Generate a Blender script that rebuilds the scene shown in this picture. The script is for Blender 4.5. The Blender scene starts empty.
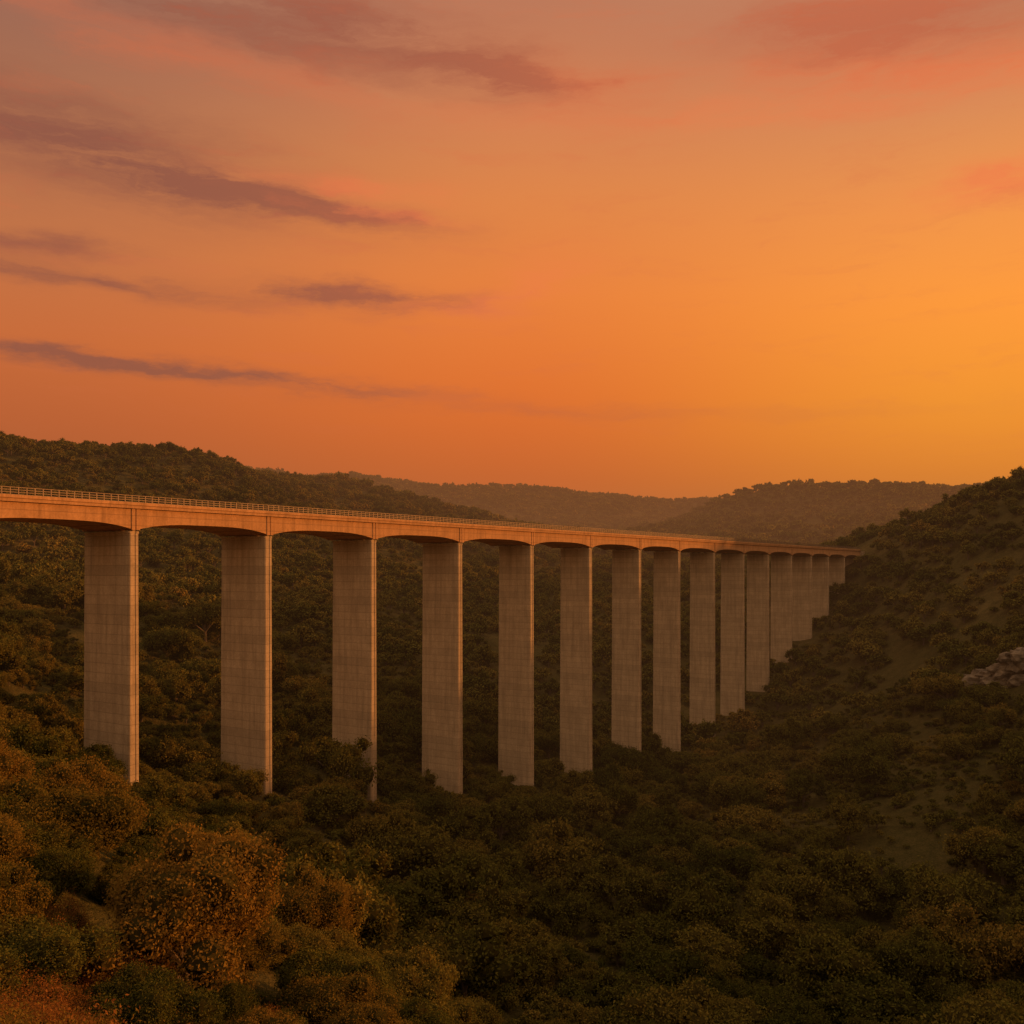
import bpy, math, random
import numpy as np
import bmesh, mathutils
from mathutils import Vector, Matrix
random.seed(7); rng=np.random.default_rng(11)
scene=bpy.context.scene
scene.view_settings.view_transform='Standard'; scene.view_settings.look='None'; scene.view_settings.exposure=0

def lin(c):
    return tuple(((v/255)/12.92 if v/255<=0.04045 else ((v/255+0.055)/1.055)**2.4) for v in c)+(1.0,)

# ---------------------------------------------------------------- terrain function
CP=np.array([
 # under the viaduct
 (-110,85,9),(-91,114,-10),(-75,137,-22),(-60,160,-36),(-44,183,-44),(-28,208,-50),(-11,233,-52),(6,259,-56),(23,284,-62),(40,310,-66),
 (57,335,-65),(73,360,-62),(90,384,-57),(105,408,-50),(121,432,-41),(137,456,-29),(152,478,-21),(167,500,-9),(180,519,5),(192,536,10),
 # right hill
 (230,450,33),(222,480,31),(200,540,18),(205,620,12),(146,300,-31),(179,350,-14),(98,200,-49),(66,130,-60),(72,250,-61),(32,170,-60),
 (260,300,18),(200,250,-8),(350,350,36),(180,180,-18),(150,100,-30),(100,50,-28),(300,200,14),(300,500,48),(130,380,-42),(115,300,-50),(160,420,-20),(195,420,8),
 # valley / near slope
 (-2,200,-59),(-1,110,-50),(-25,120,-42),(-16,75,-33),(-56,110,-23),(-20,40,-19),(-20,60,-26),(-14,30,-15),(37,130,-59),(20,60,-42),(10,30,-26),
 (0,0,-2.5),(0,12,-8),(-30,10,-3),(-60,50,-6),(-40,80,-22),(-90,60,6),(40,10,-18),(0,-60,5),(-100,-50,15),(100,-50,-10),(-45,140,-37),
 # behind viaduct, left
 (-128,250,-19),(-205,400,2),(-307,600,73),(-218,700,77),(-155,900,76),(-42,1000,51),(-109,350,-12),(-68,320,-28),(-47,420,-23),(-7,550,-18),
 (57,650,-8),(128,1000,26),(35,400,-54),(62,450,-40),(105,560,-20),(286,900,15),(-200,250,10),(-300,400,45),(-140,180,0),(-400,700,82),
 (-400,950,60),(-330,1200,60),(-100,1300,30),(150,760,2),(-130,500,0),(-200,550,33),(-120,700,36),(0,800,22),
 # far hills
 (-290,1800,165),(86,1800,140),(365,1800,122),(-100,1400,62),(200,1450,52),(0,2200,90),(-500,1800,172),(640,1900,105),
 (205,1300,54),(283,1300,93),(374,1300,108),(504,1300,108),(595,1300,102),(720,1300,98),(350,1000,38),(500,950,50),(400,1600,60),(700,1000,70),(320,1150,62),
 (-900,1200,120),(1000,600,60),(900,0,30),(-900,0,60),(0,-900,40),(-700,500,90),(700,400,50),
],dtype=float)
CC=22.0
P=CP[:,:2]; Z=CP[:,2]
D=np.sqrt(((P[:,None]-P[None])**2).sum(-1)+CC*CC)
n=len(P)
A=np.zeros((n+1,n+1)); A[:n,:n]=D-0.0; A[:n,n]=1; A[n,:n]=1
A[:n,:n]-=np.eye(n)*2.0
W=np.linalg.solve(A,np.append(Z,0))
tab=rng.random((256,256))
def vnoise(x,y):
    xi=np.floor(x).astype(int); yi=np.floor(y).astype(int); fx=x-xi; fy=y-yi
    fx=fx*fx*(3-2*fx); fy=fy*fy*(3-2*fy)
    g=lambda a,b: tab[a%256,b%256]
    return (g(xi,yi)*(1-fx)+g(xi+1,yi)*fx)*(1-fy)+(g(xi,yi+1)*(1-fx)+g(xi+1,yi+1)*fx)*fy-0.5
def height(x,y):
    x=np.atleast_1d(np.asarray(x,float)); y=np.atleast_1d(np.asarray(y,float))
    out=np.zeros_like(x)
    for s in range(0,len(x),20000):
        xs=x[s:s+20000]; ys=y[s:s+20000]
        d=np.sqrt((xs[:,None]-P[:,0])**2+(ys[:,None]-P[:,1])**2+CC*CC)
        out[s:s+20000]=d@W[:n]+W[n]
    r=np.hypot(x,y)
    f=np.clip((r-2000)/1500,0,1); f=f*f*(3-2*f)
    out=out*(1-f)+f*30
    k=np.clip(r/200,0.15,1.0)
    out+=k*(vnoise(x/37,y/37)*5+vnoise(x/15+9,y/15)*2.2+vnoise(x/6,y/6+5)*0.8)+np.clip(r/600-0.6,0,2)*vnoise(x/90,y/90)*9
    return out

def mesh_obj(name,verts,faces,mats=(),midx=None,smooth=False,link=True,parent=None):
    me=bpy.data.meshes.new(name)
    verts=np.asarray(verts,dtype=np.float32)
    if isinstance(faces,np.ndarray) and faces.ndim==2:
        k=faces.shape[1]; m=len(faces)
        me.vertices.add(len(verts)); me.vertices.foreach_set('co',verts.ravel())
        me.loops.add(m*k); me.loops.foreach_set('vertex_index',faces.ravel().astype(np.int32))
        me.polygons.add(m); me.polygons.foreach_set('loop_start',np.arange(0,m*k,k,dtype=np.int32))
        me.polygons.foreach_set('loop_total',np.full(m,k,dtype=np.int32))
        me.update(calc_edges=True)
    else:
        me.from_pydata([tuple(map(float,v)) for v in verts],[],[tuple(int(i) for i in f) for f in faces])
    for m_ in mats: me.materials.append(m_)
    if midx is not None: me.polygons.foreach_set('material_index',np.asarray(midx,dtype=np.int32))
    me.polygons.foreach_set('use_smooth',np.full(len(me.polygons),smooth))
    me.update()
    ob=bpy.data.objects.new(name,me)
    if link: scene.collection.objects.link(ob)
    if parent: ob.parent=parent
    return ob

# ---------------------------------------------------------------- materials
def new_mat(name):
    m=bpy.data.materials.new(name); m.use_nodes=True
    nt=m.node_tree; nt.nodes.clear(); return m,nt
def N(nt,t,**kw):
    nd=nt.nodes.new(t)
    for k,v in kw.items(): setattr(nd,k,v)
    return nd
def noise(nt,vec,scale,detail=4,rough=0.55,dist=0.0):
    nd=N(nt,'ShaderNodeTexNoise'); nd.inputs['Scale'].default_value=scale; nd.inputs['Detail'].default_value=detail
    nd.inputs['Roughness'].default_value=rough; nd.inputs['Distortion'].default_value=dist
    if vec is not None: nt.links.new(vec,nd.inputs['Vector'])
    return nd.outputs['Fac']
def ramp(nt,fac,stops):
    nd=N(nt,'ShaderNodeValToRGB'); cr=nd.color_ramp
    while len(cr.elements)<len(stops): cr.elements.new(0.5)
    for e,(p,c) in zip(cr.elements,stops):
        e.position=p; e.color=c if len(c)==4 else tuple(c)+(1,)
    nt.links.new(fac,nd.inputs['Fac']); return nd.outputs['Color']
def mixc(nt,f,a,b,mode='MIX'):
    nd=N(nt,'ShaderNodeMix',data_type='RGBA',blend_type=mode)
    for s,v in ((nd.inputs[0],f),(nd.inputs[6],a),(nd.inputs[7],b)):
        if hasattr(v,'is_output'): nt.links.new(v,s)
        else: s.default_value=v
    return nd.outputs[2]
def math_(nt,op,a,b=None,c=None,clamp=False):
    nd=N(nt,'ShaderNodeMath',operation=op,use_clamp=clamp)
    for s,v in zip(nd.inputs,(a,b,c)):
        if v is None: continue
        if hasattr(v,'is_output'): nt.links.new(v,s)
        else: s.default_value=v
    return nd.outputs[0]

def concrete(name,t):
    m,nt=new_mat(name); L=nt.links
    tc=N(nt,'ShaderNodeTexCoord'); o=tc.outputs['Object']
    sep=N(nt,'ShaderNodeSeparateXYZ'); L.new(o,sep.inputs[0])
    n1=noise(nt,o,0.35,4,0.6); n2=noise(nt,o,3.0,4,0.65)
    mp=N(nt,'ShaderNodeMapping'); mp.inputs['Scale'].default_value=(0.8,0.8,0.05); L.new(o,mp.inputs[0])
    st=noise(nt,mp.outputs[0],1.5,5,0.7)
    # slightly uneven lift joints every 1.6 m, fading in and out along each joint
    zz=math_(nt,'ADD',math_(nt,'ADD',sep.outputs[2],100.0),math_(nt,'MULTIPLY',n1,0.25))
    fr=math_(nt,'FRACT',math_(nt,'DIVIDE',zz,1.6))
    ln=math_(nt,'MULTIPLY',math_(nt,'LESS_THAN',fr,0.07),n2)
    fl=math_(nt,'FLOOR',math_(nt,'DIVIDE',zz,1.6))
    wn=N(nt,'ShaderNodeTexWhiteNoise',noise_dimensions='1D'); L.new(fl,wn.inputs['W'])
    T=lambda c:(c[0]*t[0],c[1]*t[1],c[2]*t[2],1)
    c=ramp(nt,n1,[(0.3,T((0.35,0.265,0.18))),(0.7,T((0.57,0.44,0.31)))])
    c=mixc(nt,0.5,c,ramp(nt,n2,[(0.3,T((0.31,0.235,0.155))),(0.7,T((0.59,0.46,0.33)))]))
    c=mixc(nt,math_(nt,'MULTIPLY',ramp(nt,st,[(0.44,(0,0,0)),(0.76,(1,1,1))]),0.6),c,T((0.17,0.13,0.09,1)))
    c=mixc(nt,math_(nt,'MULTIPLY',wn.outputs['Value'],0.3),c,T((0.2,0.16,0.12,1)))
    c=mixc(nt,math_(nt,'MULTIPLY',ln,0.75),c,T((0.11,0.085,0.065,1)))
    b=N(nt,'ShaderNodeBsdfDiffuse'); b.inputs['Roughness'].default_value=0.5
    L.new(c,b.inputs[0])
    bu=N(nt,'ShaderNodeBump'); bu.inputs['Distance'].default_value=0.05; bu.inputs['Strength'].default_value=0.5
    L.new(n2,bu.inputs['Height']); L.new(bu.outputs[0],b.inputs['Normal'])
    out=N(nt,'ShaderNodeOutputMaterial'); L.new(b.outputs[0],out.inputs[0]); return m
def simple(name,c1,c2,scale,rough=0.8,metal=0.0,bump=0.05):
    m,nt=new_mat(name); L=nt.links; tc=N(nt,'ShaderNodeTexCoord')
    f=noise(nt,tc.outputs['Object'],scale,5,0.6)
    b=N(nt,'ShaderNodeBsdfPrincipled'); b.inputs['Roughness'].default_value=rough; b.inputs['Metallic'].default_value=metal
    L.new(ramp(nt,f,[(0.3,c1),(0.7,c2)]),b.inputs['Base Color'])
    bu=N(nt,'ShaderNodeBump'); bu.inputs['Distance'].default_value=bump; L.new(f,bu.inputs['Height']); L.new(bu.outputs[0],b.inputs['Normal'])
    out=N(nt,'ShaderNodeOutputMaterial'); L.new(b.outputs[0],out.inputs[0]); return m
def foliage(name,stops,trans=0.3):
    m,nt=new_mat(name); L=nt.links
    oi=N(nt,'ShaderNodeObjectInfo'); geo=N(nt,'ShaderNodeNewGeometry')
    rn=geo.outputs['Random Per Island']
    big=noise(nt,geo.outputs['Position'],0.02,1)
    f=math_(nt,'ADD',math_(nt,'MULTIPLY',oi.outputs['Random'],0.6),math_(nt,'MULTIPLY',rn,0.3))
    f=math_(nt,'ADD',f,math_(nt,'MULTIPLY',math_(nt,'SUBTRACT',big,0.47),0.9),clamp=True)
    c=ramp(nt,f,stops)
    d=N(nt,'ShaderNodeBsdfDiffuse'); L.new(c,d.inputs[0])
    out=N(nt,'ShaderNodeOutputMaterial')
    if trans>0:
        t=N(nt,'ShaderNodeBsdfTranslucent'); L.new(c,t.inputs[0])
        mx=N(nt,'ShaderNodeMixShader'); mx.inputs[0].default_value=trans; L.new(d.outputs[0],mx.inputs[1]); L.new(t.outputs[0],mx.inputs[2])
        L.new(mx.outputs[0],out.inputs[0])
    else: L.new(d.outputs[0],out.inputs[0])
    return m
def ground_mat():
    m,nt=new_mat('scrub_ground'); L=nt.links
    geo=N(nt,'ShaderNodeNewGeometry'); p=geo.outputs['Position']
    a=noise(nt,p,0.02,3,0.6); b_=noise(nt,p,0.25,6,0.75); c_=noise(nt,p,2.5,3,0.7)
    col=ramp(nt,b_,[(0.3,(0.03,0.035,0.011)),(0.5,(0.07,0.065,0.02)),(0.7,(0.12,0.095,0.034))])
    col=mixc(nt,ramp(nt,a,[(0.45,(0,0,0)),(0.6,(1,1,1))]),col,ramp(nt,b_,[(0.35,(0.05,0.048,0.015)),(0.65,(0.18,0.135,0.05))]))
    col=mixc(nt,0.5,col,ramp(nt,c_,[(0.3,(0.02,0.022,0.01)),(0.75,(0.13,0.10,0.04))]))
    b=N(nt,'ShaderNodeBsdfDiffuse'); L.new(col,b.inputs[0])
    bu=N(nt,'ShaderNodeBump'); bu.inputs['Distance'].default_value=1.5
    L.new(math_(nt,'ADD',b_,math_(nt,'MULTIPLY',c_,0.3)),bu.inputs['Height']); L.new(bu.outputs[0],b.inputs['Normal'])
    out=N(nt,'ShaderNodeOutputMaterial'); L.new(b.outputs[0],out.inputs[0]); return m
M_con=concrete('weathered_concrete',(1,1,1))
M_deck=concrete('sun_tinted_deck_concrete',(1.08,0.80,0.58))  # same stained concrete, with the low sun's orange put into its colour
M_asph=simple('asphalt',(0.04,0.04,0.04),(0.06,0.058,0.055),2.0)
M_rail=simple('painted_steel',(0.12,0.085,0.06),(0.2,0.14,0.10),4.0,0.6,0.3)
M_white=simple('white_road_paint',(0.6,0.6,0.6),(0.8,0.8,0.78),3.0)
M_bark=simple('bark',(0.05,0.035,0.025),(0.11,0.08,0.06),6.0,0.95)
M_rock=simple('limestone',(0.05,0.038,0.028),(0.21,0.165,0.12),0.45,0.95,0,0.5)
ST=[(0.0,(0.046,0.052,0.011)),(0.4,(0.105,0.098,0.021)),(0.75,(0.165,0.128,0.028)),(1.0,(0.23,0.14,0.034))]
M_leaf=foliage('olive_green_foliage',ST,0.2)
M_leaf_far=foliage('hill_foliage',ST,0.0)
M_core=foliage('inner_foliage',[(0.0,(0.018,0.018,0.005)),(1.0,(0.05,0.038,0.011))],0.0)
M_warm=foliage('sun_warmed_foliage',[(0.0,(0.10,0.08,0.017)),(0.45,(0.18,0.115,0.024)),(1.0,(0.26,0.14,0.03))],0.3)  # browner leaves, with warm low sunlight also brightened into their colour
M_red=foliage('russet_foliage',[(0.0,(0.12,0.065,0.017)),(0.5,(0.21,0.09,0.025)),(1.0,(0.28,0.12,0.035))],0.3)
M_ground=ground_mat()

# ---------------------------------------------------------------- terrain mesh
az=np.concatenate([np.arange(-50,50,0.22),np.arange(50,310,4.0)])
rr=np.concatenate([[0.5],np.geomspace(2,7000,300)])
AZ,RR=np.meshgrid(np.radians(az),rr)
X=(np.sin(AZ)*RR).ravel(); Y=(np.cos(AZ)*RR).ravel()
Zt=height(X,Y)
na,nr=len(az),len(rr)
i,j=np.meshgrid(np.arange(nr-1),np.arange(na),indexing='ij'); j2=(j+1)%na
F=np.stack([i*na+j,(i+1)*na+j,(i+1)*na+j2,i*na+j2],-1).reshape(-1,4)
F=F[:,::-1]
V=np.stack([X,Y,Zt],-1)
ter=mesh_obj('terrain',V,F,[M_ground],smooth=True)

# ---------------------------------------------------------------- viaduct
via=bpy.data.objects.new('viaduct',None); scene.collection.objects.link(via)
dx,dy=0.5555,0.8315
def PW(s,w,z): return (dx*s-167.7-dy*w, dy*s+dx*w, z)
def s_of(px): return 167700/(1180-px)/0.8315
corner=[130.5,266,372,459,531,590,639.5,679,714,743.5,768.5,791.5,811.5,828.5,844.5]
PWID=[12.6]*3+[12.5,12.3,11.2,10.9,10.1,9.8,9.6,9.4,9.3,9.2,9.2,9.2,9.0,9.0,9.0]
S=[s_of(c) for c in corner]
S=[S[0]-28*k for k in (3,2,1)]+S
SEND=s_of(860); SBEG=S[0]-26
def box(vs,fs,s0,s1,w0,w1,z0,z1):
    b=len(vs)
    for s in (s0,s1):
        for w,z in ((w0,z0),(w1,z0),(w1,z1),(w0,z1)): vs.append(PW(s,w,z))
    fs+= [(b,b+1,b+2,b+3),(b+7,b+6,b+5,b+4),(b,b+4,b+5,b+1),(b+1,b+5,b+6,b+2),(b+2,b+6,b+7,b+3),(b+3,b+7,b+4,b)]
WD=13.0
vs=[];fs=[]
ends=[SBEG]+[s+0.9 for s in S]+[SEND]
for a,b in zip(ends[:-1],ends[1:]):
    a0=a+0.07;b0=b-0.07;K=28;base=len(vs)
    for k in range(K+1):
        t=k/K; t=0.5-0.5*math.cos(math.pi*t); s=a0+(b0-a0)*t
        zb=7.6-1.2*abs(2*t-1)**3.2
        for w,z in ((0,zb),(WD,zb),(WD,9.85),(0,9.85)): vs.append(PW(s,w,z))
    for k in range(K):
        q=base+4*k
        for e in range(4):
            f=(e+1)%4; fs.append((q+e,q+f,q+4+f,q+4+e))
    fs.append((base+3,base+2,base+1,base)); q=base+4*K; fs.append((q,q+1,q+2,q+3))
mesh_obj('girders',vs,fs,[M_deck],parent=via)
vs=[];fs=[]
for s in S:
    for w0,w1 in ((-0.14,-0.003),(WD+0.003,WD+0.14)):
        box(vs,fs,s+0.15,s+0.80,w0,w1,6.42,9.84); box(vs,fs,s+1.0,s+1.65,w0,w1,6.42,9.84)
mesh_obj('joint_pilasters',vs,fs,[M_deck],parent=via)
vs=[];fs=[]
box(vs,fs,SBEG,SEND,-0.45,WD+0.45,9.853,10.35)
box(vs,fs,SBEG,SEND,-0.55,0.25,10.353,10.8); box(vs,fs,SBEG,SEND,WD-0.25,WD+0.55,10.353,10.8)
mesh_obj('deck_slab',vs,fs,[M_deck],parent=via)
vs=[];fs=[]; box(vs,fs,SBEG,SEND,0.26,WD-0.26,10.355,10.46); mesh_obj('roadway',vs,fs,[M_asph],parent=via)
vs=[];fs=[]
for w in (0.8,WD-0.9): box(vs,fs,SBEG,SEND,w,w+0.12,10.464,10.468)
s=SBEG
while s<SEND-4: box(vs,fs,s,s+3,WD/2-.07,WD/2+.07,10.464,10.468); s+=8
mesh_obj('road_markings',vs,fs,[M_white],parent=via)
vs=[];fs=[]
for w in (-0.3,WD+0.2):
    s=SBEG
    while s<SEND:
        box(vs,fs,s,s+0.14,w,w+0.12,10.803,11.85); s+=1.25
    for z in (11.15,11.5,11.86): box(vs,fs,SBEG,SEND,w+0.02,w+0.10,z,z+0.09)
mesh_obj('railing',vs,fs,[M_rail],parent=via)
for k,s in enumerate(S):
    pts=[PW(s+a,w,0) for a in (0,2) for w in (0,6,12.6)]
    zb=float(height([p[0] for p in pts],[p[1] for p in pts]).min())-3
    zt=6.38
    if zb>zt-2: continue
    vs=[];fs=[]
    hgt=6.4-zb; e=0.004*hgt; WP=PWID[k]
    def ring(z,g,g2=0):
        s0=s-g2; s1=s+1.7+g2; w0=0.25-g*.3; w1=WP+g; c=0.16
        r=[(s0,w0+c),(s0+c,w0),(s0+.57,w0),(s0+.61,w0+.12),(s1-.61,w0+.12),(s1-.57,w0),(s1-c,w0),(s1,w0+c),(s1,w1-c),(s1-c,w1),(s0+c,w1),(s0,w1-c)]
        return [PW(a,b,z) for a,b in r]
    rl=[ring(zb,e,e*0.5),ring(zt-0.55,0,0),ring(zt-0.5,0.1,0.1),ring(zt-0.14,0.1,0.1)]
    for r in rl: vs+=r
    nn=12
    for q in range(len(rl)-1):
        for a in range(nn):
            b=(a+1)%nn; fs.append((q*nn+a,q*nn+b,(q+1)*nn+b,(q+1)*nn+a))
    fs.append(tuple((len(rl)-1)*nn+a for a in range(nn)))
    for w in (0.9,3.4,5.9,7.9):
        for q in (0.2,1.0): box(vs,fs,s+q,s+q+0.5,w,w+0.8,zt-0.137,zt+0.02)
    mesh_obj('pier_%d'%(k+1),vs,fs,[M_con],parent=via)
vs=[];fs=[]; box(vs,fs,SEND+0.02,SEND+7,-0.6,WD+0.6,-12,9.8); box(vs,fs,SBEG-7,SBEG-0.02,-0.6,WD+0.6,-6,9.8)
mesh_obj('abutments',vs,fs,[M_con],parent=via)

# ---------------------------------------------------------------- trees
def cyl(vs,fs,p0,p1,r0,r1,n=7):
    p0=Vector(p0);p1=Vector(p1); d=(p1-p0).normalized(); u=d.orthogonal().normalized(); v=d.cross(u); b=len(vs)
    for p,r in ((p0,r0),(p1,r1)):
        for k in range(n):
            a=2*math.pi*k/n; vs.append(tuple(p+u*math.cos(a)*r+v*math.sin(a)*r))
    for k in range(n):
        q=(k+1)%n; fs.append((b+k,b+q,b+n+q,b+n+k))
def cubesphere():
    bm=bmesh.new(); bmesh.ops.create_cube(bm,size=2); bmesh.ops.subdivide_edges(bm,edges=bm.edges[:],cuts=1,use_grid_fill=True)
    bm.verts.ensure_lookup_table(); v=np.array([tuple(q.co.normalized()) for q in bm.verts]); f=np.array([[q.index for q in p.verts] for p in bm.faces]); bm.free(); return v,f
CSV,CSF=cubesphere()
def tree(name,seed,nleaf,ls,ncl,mat,zc=0.85,rz=0.72,spiky=0.0,link=False,core=0.72):
    g=np.random.default_rng(seed); rd=random.Random(seed)
    vs=[];fs=[]
    cyl(vs,fs,(0,0,-0.3),(0.03,0,0.25),0.085,0.06); cyl(vs,fs,(0.03,0,0.25),(0.0,0.04,0.65),0.06,0.04)
    ce=[];cr=[]
    asym=g.uniform(0.75,1.15,3)
    for k in range(ncl):
        v=g.normal(size=3); v/=np.linalg.norm(v)
        if v[2]<-0.55: v[2]*=-0.6
        rad=g.uniform(0.45,0.92) if k>ncl*0.2 else g.uniform(0.1,0.5)
        bump=1+0.25*math.sin(3*math.atan2(v[1],v[0])+seed)*(1-abs(v[2]))
        ce.append((v[0]*rad*asym[0]*bump,v[1]*rad*asym[1]*bump,zc+v[2]*rad*rz*asym[2])); cr.append(g.uniform(0.11,0.32))
    ce=np.array(ce);cr=np.array(cr)
    for k in rd.sample(range(ncl),min(ncl,9)):
        st=(0.02,0.02,rd.uniform(0.25,0.6)); mid=tuple(np.array(st)*0.5+ce[k]*0.5+np.array([0,0,0.05]))
        cyl(vs,fs,st,mid,0.035,0.022,5); cyl(vs,fs,mid,tuple(ce[k]),0.022,0.008,5)
    nb=len(fs); B=len(vs)
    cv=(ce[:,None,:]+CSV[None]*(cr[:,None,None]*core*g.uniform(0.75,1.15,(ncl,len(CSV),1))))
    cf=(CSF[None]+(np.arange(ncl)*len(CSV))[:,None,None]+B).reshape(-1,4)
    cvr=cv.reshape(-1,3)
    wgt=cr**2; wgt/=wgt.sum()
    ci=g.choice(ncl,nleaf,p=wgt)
    dirs=g.normal(size=(nleaf,3)); dirs/=np.linalg.norm(dirs,axis=1)[:,None]
    rad=cr[ci]*(0.68+0.42*g.random(nleaf)**0.8)*(1+spiky*g.random(nleaf)**6+0.5*(g.random(nleaf)**7))
    sc=np.array([1.05,1.05,0.85+spiky*0.5])
    pos=ce[ci]+dirs*rad[:,None]*sc
    a=g.normal(size=(nleaf,3))*0.8+dirs*0.6; a/=np.linalg.norm(a,axis=1)[:,None]
    b=np.cross(a,g.normal(size=(nleaf,3))); b/=np.linalg.norm(b,axis=1)[:,None]
    c=np.cross(a,b)
    l=ls*g.uniform(0.6,1.4,nleaf)[:,None]
    q=np.stack([pos+b*l,pos+c*l*0.5,pos-b*l,pos-c*l*0.5],1).reshape(-1,3)
    V=np.vstack([np.array(vs),cvr,q]); B2=B+len(cvr)
    LF=(np.arange(nleaf*4).reshape(-1,4)+B2)
    allf=np.vstack([np.array(fs),cf,LF])
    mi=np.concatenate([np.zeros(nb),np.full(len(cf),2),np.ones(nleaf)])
    return mesh_obj(name,V,allf,[M_bark,mat,M_core],mi,link=link)
def variants(pref,count,nleaf,ls,ncl,mat,seed0):
    col=bpy.data.collections.new(pref)
    for k in range(count):
        o=tree(pref+'_variant_%d'%k,seed0+k,nleaf,ls,ncl,mat,zc=random.uniform(0.62,0.95),rz=random.uniform(0.6,0.9))
        col.objects.link(o)
    return col
C_near=variants('oak_crown',8,9000,0.030,44,M_leaf,100)
C_mid=variants('hillside_crown',6,1300,0.070,24,M_leaf_far,200)
C_far=variants('distant_crown',4,160,0.20,12,M_leaf_far,300)
def scatter_obj(name,pts,scl,rot,zs,col):
    me=bpy.data.meshes.new(name); me.vertices.add(len(pts)); me.vertices.foreach_set('co',np.asarray(pts,np.float32).ravel())
    at=me.attributes.new('scl','FLOAT_VECTOR','POINT'); at.data.foreach_set('vector',np.stack([scl,scl,scl*zs],-1).astype(np.float32).ravel())
    at=me.attributes.new('rot','FLOAT_VECTOR','POINT'); at.data.foreach_set('vector',np.stack([rot*0,rot*0,rot],-1).astype(np.float32).ravel())
    at=me.attributes.new('idx','INT','POINT'); at.data.foreach_set('value',rng.integers(0,1000,len(pts)).astype(np.int32))
    ob=bpy.data.objects.new(name,me); scene.collection.objects.link(ob)
    ng=bpy.data.node_groups.new(name+'_nodes','GeometryNodeTree')
    ng.interface.new_socket('Geometry',in_out='INPUT',socket_type='NodeSocketGeometry'); ng.interface.new_socket('Geometry',in_out='OUTPUT',socket_type='NodeSocketGeometry')
    gi=ng.nodes.new('NodeGroupInput'); go=ng.nodes.new('NodeGroupOutput'); ip=ng.nodes.new('GeometryNodeInstanceOnPoints')
    ci=ng.nodes.new('GeometryNodeCollectionInfo'); ci.inputs['Collection'].default_value=col; ci.inputs['Separate Children'].default_value=True; ci.inputs['Reset Children'].default_value=True
    def attr(n,t):
        a=ng.nodes.new('GeometryNodeInputNamedAttribute'); a.data_type=t; a.inputs['Name'].default_value=n; return [o for o in a.outputs if o.enabled and o.name=='Attribute'][0]
    ng.links.new(gi.outputs[0],ip.inputs['Points']); ng.links.new(ci.outputs[0],ip.inputs['Instance']); ip.inputs['Pick Instance'].default_value=True
    ng.links.new(attr('idx','INT'),ip.inputs['Instance Index']); ng.links.new(attr('rot','FLOAT_VECTOR'),ip.inputs['Rotation']); ng.links.new(attr('scl','FLOAT_VECTOR'),ip.inputs['Scale'])
    ng.links.new(ip.outputs[0],go.inputs[0])
    md=ob.modifiers.new('scatter','NODES'); md.node_group=ng
    print(name,len(pts))
    return ob
def grid(cell,r0,r1,azlim=40):
    m=np.arange(-r1,r1,cell); gy=np.arange(-20,r1,cell)
    x,y=np.meshgrid(m,gy); x=x.ravel();y=y.ravel()
    x=x+rng.uniform(-.5,.5,len(x))*cell; y=y+rng.uniform(-.5,.5,len(y))*cell
    r=np.hypot(x,y); a=np.degrees(np.arctan2(x,y))
    k=(r>r0)&(r<r1)&(np.abs(a)<azlim); return x[k],y[k]
def bridge_sw(x,y):
    qx=x+167.7; s=qx*dx+y*dy; w=-qx*dy+y*dx; return s,w
def clear_of_bridge(x,y,sc):
    s,w=bridge_sw(x,y)
    ok=np.ones(len(x),bool)
    for sp in S:
        ok&=~((s>sp-1.2-sc*0.6)&(s<sp+3+sc*0.6)&(w>-1-sc*0.8)&(w<WD+1+sc*.6))
    ok&=~((s<SBEG+20)&(w>-6)&(w<18))
    ok&=~((s>SEND-6)&(s<SEND+60)&(w>-2-sc)&(w<WD+2+sc))
    return ok
fg_pts=[ # x,y,scale,kind
 (-19.5,60,6.2,0),(-33,72,5.2,0),(-25,78,5.0,1),(-38,88,4.8,0),(-47,98,4.6,1),(-13,70,4.2,1),(-27,50,3.6,1),(-9,60,3.2,0),(-18,48,3.0,1),(-33,60,4.0,1),(-44,82,4.3,0),(-9,84,5.0,1),(-20,95,5.0,1),(-32,104,4.6,0),
 (-2,66,4.0,1),(-24,39,2.6,1),(-12.5,51,2.6,0)]
big_pts=[(58,175,8.5),(70,160,8.0),(46,168,7.5),(30,205,7.5),(52,225,7.5),(38,150,7.0),(85,180,7.0),(22,150,7.2)]
def make_scatter(name,cell,r0,r1,smin,smax,col,dens,clearing=1.0,pw=1.6,extra=None):
    x,y=grid(cell,r0,r1)
    sc=smin+(smax-smin)*rng.random(len(x))**pw
    lim=np.where((x<-22)&(y<175),4.0,99.0); sc=np.minimum(sc,lim)
    d=vnoise(x/40+3,y/40+7)+vnoise(x/14,y/14)*0.6
    thr=np.full(len(x),-0.45)
    op=np.exp(-(((x-88)/40)**2+((y-225)/55)**2)); thr+=op*0.42*clearing
    op=np.exp(-(((x-165)/45)**2+((y-360)/70)**2)); thr+=op*0.2*clearing
    k=(d>thr)&(rng.random(len(x))<dens)
    k&=clear_of_bridge(x,y,sc)
    k&=~((np.hypot((x-145),(y-286))<12))
    for fx,fy,fs_,_ in fg_pts: k&=np.hypot(x-fx,y-fy)>fs_*0.75
    x=x[k];y=y[k];sc=sc[k]
    if extra:
        e=np.array(extra); x=np.append(x,e[:,0]);y=np.append(y,e[:,1]);sc=np.append(sc,e[:,2])
    z=height(x,y)-0.1*sc
    return scatter_obj(name,np.stack([x,y,z],-1),sc,rng.uniform(0,6.28,len(x)),rng.uniform(0.75,1.2,len(x)),col)
make_scatter('woodland',7.2,100,340,2.2,8.0,C_near,0.95,pw=2.0,extra=big_pts)
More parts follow.
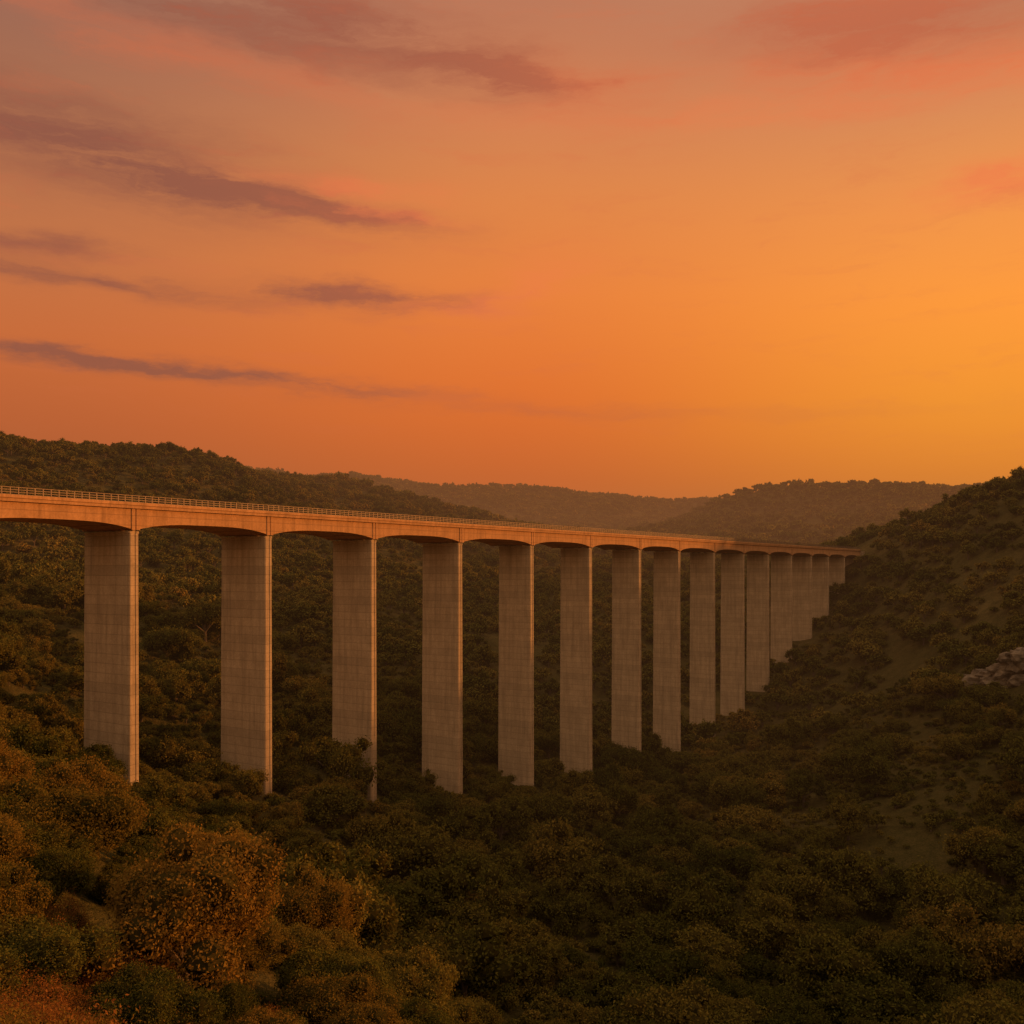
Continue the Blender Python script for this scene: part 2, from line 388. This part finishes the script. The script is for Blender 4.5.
make_scatter('undergrowth_shrubs',3.4,110,370,0.7,2.2,C_mid,0.85,0.2)
make_scatter('hillside_woodland',6.6,340,900,2.0,6.2,C_mid,0.97,0,pw=2.0)
make_scatter('distant_woodland',11,900,2100,4.0,8.0,C_far,1.0,0)
ft=[tree('fg%d'%k,500+k,52000,0.0175,70,M_warm,zc=0.8,rz=0.75) for k in range(4)]
fo=[tree('fo%d'%k,540+k,42000,0.0185,60,M_leaf,zc=0.75,rz=0.75) for k in range(3)]
C_fine=bpy.data.collections.new('near_crown')
for o in fo+ft[:1]: C_fine.objects.link(o)
make_scatter('near_woodland',6.0,52,100,2.0,4.4,C_fine,0.95)
for k,(x,y,sc,kind) in enumerate(fg_pts):
    src=(ft[k%4] if kind==0 or k%3==0 else fo[k%3])
    o=bpy.data.objects.new('oak_tree',src.data); scene.collection.objects.link(o)
    z=float(height(x,y)[0]); o.location=(x,y,z-0.3); o.scale=(sc,sc,sc*random.uniform(0.9,1.1)); o.rotation_euler=(0,0,random.uniform(0,6.28))
C_bush=bpy.data.collections.new('russet_bush_kinds')
for k in range(4): C_bush.objects.link(tree('russet_bush_variant_%d'%k,700+k,9000,0.026,26,M_red if k<2 else M_warm,zc=0.4,rz=0.6,spiky=1.2,core=0.6))
x=rng.uniform(-34,2,520); y=rng.uniform(17,62,520); k=(x/y>-0.62)&(x<-2); x=x[k];y=y[k]
sc=rng.uniform(0.6,1.7,len(x))
scatter_obj('russet_bushes',np.stack([x,y,height(x,y)-0.05],-1),sc,rng.uniform(0,6.28,len(x)),rng.uniform(0.8,1.3,len(x)),C_bush)

# ---------------------------------------------------------------- rock outcrop
def rock():
    bm=bmesh.new()
    r=random.Random(3)
    for k in range(60):
        cx=149+r.uniform(-11,16); cy=291+(cx-141)*-0.5+r.uniform(-2,4)
        cz=float(height(cx,cy)[0])+1.0+r.uniform(-1.5,7.0)*(0.35+0.65*min(1,(cx-138)/10))
        t=bmesh.ops.create_icosphere(bm,subdivisions=3,radius=1)
        sx,sy,sz=r.uniform(2.2,5.2),r.uniform(1.5,3),r.uniform(1.4,3.0)
        off=Vector((r.random()*50,r.random()*50,0))
        for v in t['verts']:
            d=v.co.copy()
            m=max(abs(d.x),abs(d.y),abs(d.z)); d=d*(0.6+0.4/m)
            nz=mathutils.noise.noise(d*1.4+off)*0.5+mathutils.noise.noise(d*4+off)*0.3
            d*=1+nz
            v.co=Vector((cx+d.x*sx,cy+d.y*sy,cz+d.z*sz))
    me=bpy.data.meshes.new('rock_outcrop'); bm.to_mesh(me); bm.free(); me.materials.append(M_rock)
    o=bpy.data.objects.new('rock_outcrop',me); scene.collection.objects.link(o)
rock()

# ---------------------------------------------------------------- evening haze
def haze(name,dens,col,x,y0,y1,z0,z1):
    m,nt=new_mat(name+'_air')
    ab=N(nt,'ShaderNodeVolumeAbsorption'); ab.inputs['Color'].default_value=(0,0,0,1); ab.inputs['Density'].default_value=dens
    em=N(nt,'ShaderNodeEmission'); em.inputs['Color'].default_value=col; em.inputs['Strength'].default_value=dens  # haze glows by itself, in place of scattered sunlight
    ad=N(nt,'ShaderNodeAddShader'); nt.links.new(ab.outputs[0],ad.inputs[0]); nt.links.new(em.outputs[0],ad.inputs[1])
    out=N(nt,'ShaderNodeOutputMaterial'); nt.links.new(ad.outputs[0],out.inputs['Volume'])
    hv=[(a,b,c) for a in (-x,x) for b in (y0,y1) for c in (z0,z1)]
    mesh_obj(name,hv,[(0,1,3,2),(4,6,7,5),(0,4,5,1),(2,3,7,6),(0,2,6,4),(1,5,7,3)],[m])
haze('valley_haze',0.00020,(0.28,0.115,0.045,1),900,130,1400,-160,75)
haze('distant_haze',0.00040,(0.37,0.13,0.045,1),3500,620,2500,-150,172)

# ---------------------------------------------------------------- sun + sky
SAZ=math.radians(82); SEL=math.radians(9)
sl=bpy.data.lights.new('sun','SUN'); sl.energy=5.0; sl.angle=math.radians(1.5); sl.color=(1.0,0.38,0.09)
so=bpy.data.objects.new('sun',sl); scene.collection.objects.link(so)
sd=Vector((math.sin(SAZ)*math.cos(SEL),math.cos(SAZ)*math.cos(SEL),math.sin(SEL)))
so.rotation_euler=sd.to_track_quat('Z','Y').to_euler(); so.location=(200,100,150)

w=bpy.data.worlds.new('World'); scene.world=w; w.use_nodes=True; nt=w.node_tree; nt.nodes.clear(); L=nt.links
tc=N(nt,'ShaderNodeTexCoord'); nrm=N(nt,'ShaderNodeVectorMath',operation='NORMALIZE'); L.new(tc.outputs['Generated'],nrm.inputs[0])
sp=N(nt,'ShaderNodeSeparateXYZ'); L.new(nrm.outputs[0],sp.inputs[0]); sx,sy,sz=sp.outputs
AZn=math_(nt,'ARCTAN2',sx,sy); ELn=math_(nt,'ARCSINE',sz)
def e2(y,x=512):
    a=math.atan((x-512)/1000); return math.atan((570-y)/1000*math.cos(a))
def elramp(stops,x):
    st=sorted([(min(1,e2(y,x)/0.8),lin(c)) for y,c in stops],key=lambda t:t[0])
    return ramp(nt,math_(nt,'DIVIDE',ELn,0.8,clamp=True),st)
ZEN=(214,177,140)
RL=elramp([(-300,ZEN),(0,(154,104,84)),(120,(176,112,77)),(250,(194,114,68)),(340,(201,107,56)),(420,(192,95,48)),(500,(178,83,40))],30)
RC=elramp([(-300,ZEN),(0,(186,119,88)),(100,(206,129,84)),(200,(222,132,71)),(300,(232,128,58)),(400,(232,115,43)),(480,(222,103,35))],512)
RR_=elramp([(-300,ZEN),(0,(188,122,89)),(100,(216,138,86)),(200,(240,149,73)),(300,(254,155,58)),(400,(255,157,44)),(470,(255,150,34))],1000)
RB=elramp([(-500,ZEN),(0,(230,190,146)),(300,(242,187,128)),(500,(212,150,100))],512)
def maprange(v,a,b,c=0.0,d=1.0):
    nd=N(nt,'ShaderNodeMapRange',interpolation_type='SMOOTHSTEP'); L.new(v,nd.inputs[0])
    for q,val in zip((1,2,3,4),(a,b,c,d)): nd.inputs[q].default_value=val
    return nd.outputs[0]
sky=mixc(nt,maprange(AZn,-0.5,0.05),RL,RC)
sky=mixc(nt,maprange(AZn,-0.02,0.5),sky,RR_)
sky=mixc(nt,maprange(math_(nt,'ABSOLUTE',math_(nt,'SUBTRACT',AZn,0.55)),1.3,2.4),sky,RB)
cv=N(nt,'ShaderNodeCombineXYZ'); L.new(AZn,cv.inputs[0]); L.new(ELn,cv.inputs[1]); cv.inputs[2].default_value=1.0
def vm(op,a,b):
    nd=N(nt,'ShaderNodeVectorMath',operation=op)
    for s_,v in zip(nd.inputs,(a,b)):
        if hasattr(v,'is_output'): L.new(v,s_)
        else: s_.default_value=v
    return nd
wn=N(nt,'ShaderNodeTexNoise'); wn.inputs['Scale'].default_value=1; wn.inputs['Detail'].default_value=5; wn.inputs['Roughness'].default_value=0.64
L.new(vm('MULTIPLY',cv.outputs[0],(9,30,0)).outputs[0],wn.inputs['Vector'])
wv=vm('ADD',cv.outputs[0],vm('MULTIPLY',vm('SUBTRACT',wn.outputs['Color'],(.5,.5,.5)).outputs[0],(0.2,0.038,0)).outputs[0]).outputs[0]
def blobs(lst):
    tot=None
    for (x,y,l,t,sl_,amp) in lst:
        a0=math.atan((x-512)/1000); e0=e2(y,x); th=-math.atan(sl_); c,s_=math.cos(th),math.sin(th); l/=1000;t/=1000
        da=vm('DOT_PRODUCT',wv,(c/l,s_/l,-(a0*c+e0*s_)/l)).outputs['Value']
        db=vm('DOT_PRODUCT',wv,(-s_/t,c/t,-(-a0*s_+e0*c)/t)).outputs['Value']
        q=math_(nt,'MULTIPLY_ADD',da,da,math_(nt,'MULTIPLY',db,db))
        g=math_(nt,'POWER',0.3679,q)
        tot=math_(nt,'MULTIPLY',g,amp) if tot is None else math_(nt,'MULTIPLY_ADD',g,amp,tot)
    return tot
dark=blobs([(80,145,200,36,0.13,1.15),(290,205,120,12,0.1,1.05),(355,297,110,10,0.03,1.1),(70,275,160,9,0.08,.9),(20,240,80,9,0.0,.8),
 (50,356,130,7,0.06,1.1),(270,381,140,7,0.05,1.15),(180,15,220,34,0.15,.7),(400,38,180,28,0.2,.9),(530,78,90,14,0.1,.75),(880,26,130,36,0.1,1.1),(640,412,260,7,0.03,.3)])
pink=blobs([(335,184,90,10,0.02,.9),(580,84,70,16,0.1,.8),(1000,180,70,14,-0.1,1.1),(530,285,60,22,-0.3,.5),(800,108,260,14,0.02,.5),(390,214,50,6,0.1,.9),(450,306,60,8,0,.8),(900,66,140,16,.1,.9),(220,60,220,14,.12,.6)])
st=noise(nt,vm('MULTIPLY',wv,(7,40,0)).outputs[0],1.0,6,0.66)
st2=math_(nt,'ADD',math_(nt,'MULTIPLY',math_(nt,'SUBTRACT',st,0.5),3.0),0.85)
fine=math_(nt,'MULTIPLY',maprange(st,0.5,0.75),0.25)
skyc=mixc(nt,math_(nt,'MINIMUM',math_(nt,'MULTIPLY',math_(nt,'MULTIPLY',pink,st2,clamp=True),0.8),0.8),sky,lin((238,124,74)))
ccol=mixc(nt,maprange(AZn,-0.4,0.35),lin((138,83,68)),lin((190,102,70)))
skyc=mixc(nt,math_(nt,'MULTIPLY',math_(nt,'MULTIPLY',dark,st2,clamp=True),0.85),skyc,ccol)
skyc=mixc(nt,math_(nt,'MULTIPLY',fine,maprange(ELn,0.0,0.3)),skyc,lin((214,110,70)))
nis=N(nt,'ShaderNodeTexSky',sky_type='NISHITA'); nis.sun_disc=False; nis.sun_elevation=SEL; nis.sun_rotation=SAZ
bg1=N(nt,'ShaderNodeBackground'); L.new(skyc,bg1.inputs[0]); bg1.inputs[1].default_value=1.03
bg2=N(nt,'ShaderNodeBackground'); L.new(nis.outputs[0],bg2.inputs[0]); bg2.inputs[1].default_value=0.001
ad=N(nt,'ShaderNodeAddShader'); L.new(bg1.outputs[0],ad.inputs[0]); L.new(bg2.outputs[0],ad.inputs[1])
out=N(nt,'ShaderNodeOutputWorld'); L.new(ad.outputs[0],out.inputs[0])
w.cycles.sampling_method='MANUAL'; w.cycles.sample_map_resolution=256

# ---------------------------------------------------------------- camera
cd=bpy.data.cameras.new('camera'); cam=bpy.data.objects.new('camera',cd); scene.collection.objects.link(cam); scene.camera=cam
cd.sensor_width=36; cd.lens=36*1000/1024; cd.shift_y=58/1024; cd.clip_end=20000; cd.clip_start=0.1
cam.location=(0,0,0); cam.rotation_euler=(math.radians(90),0,0)
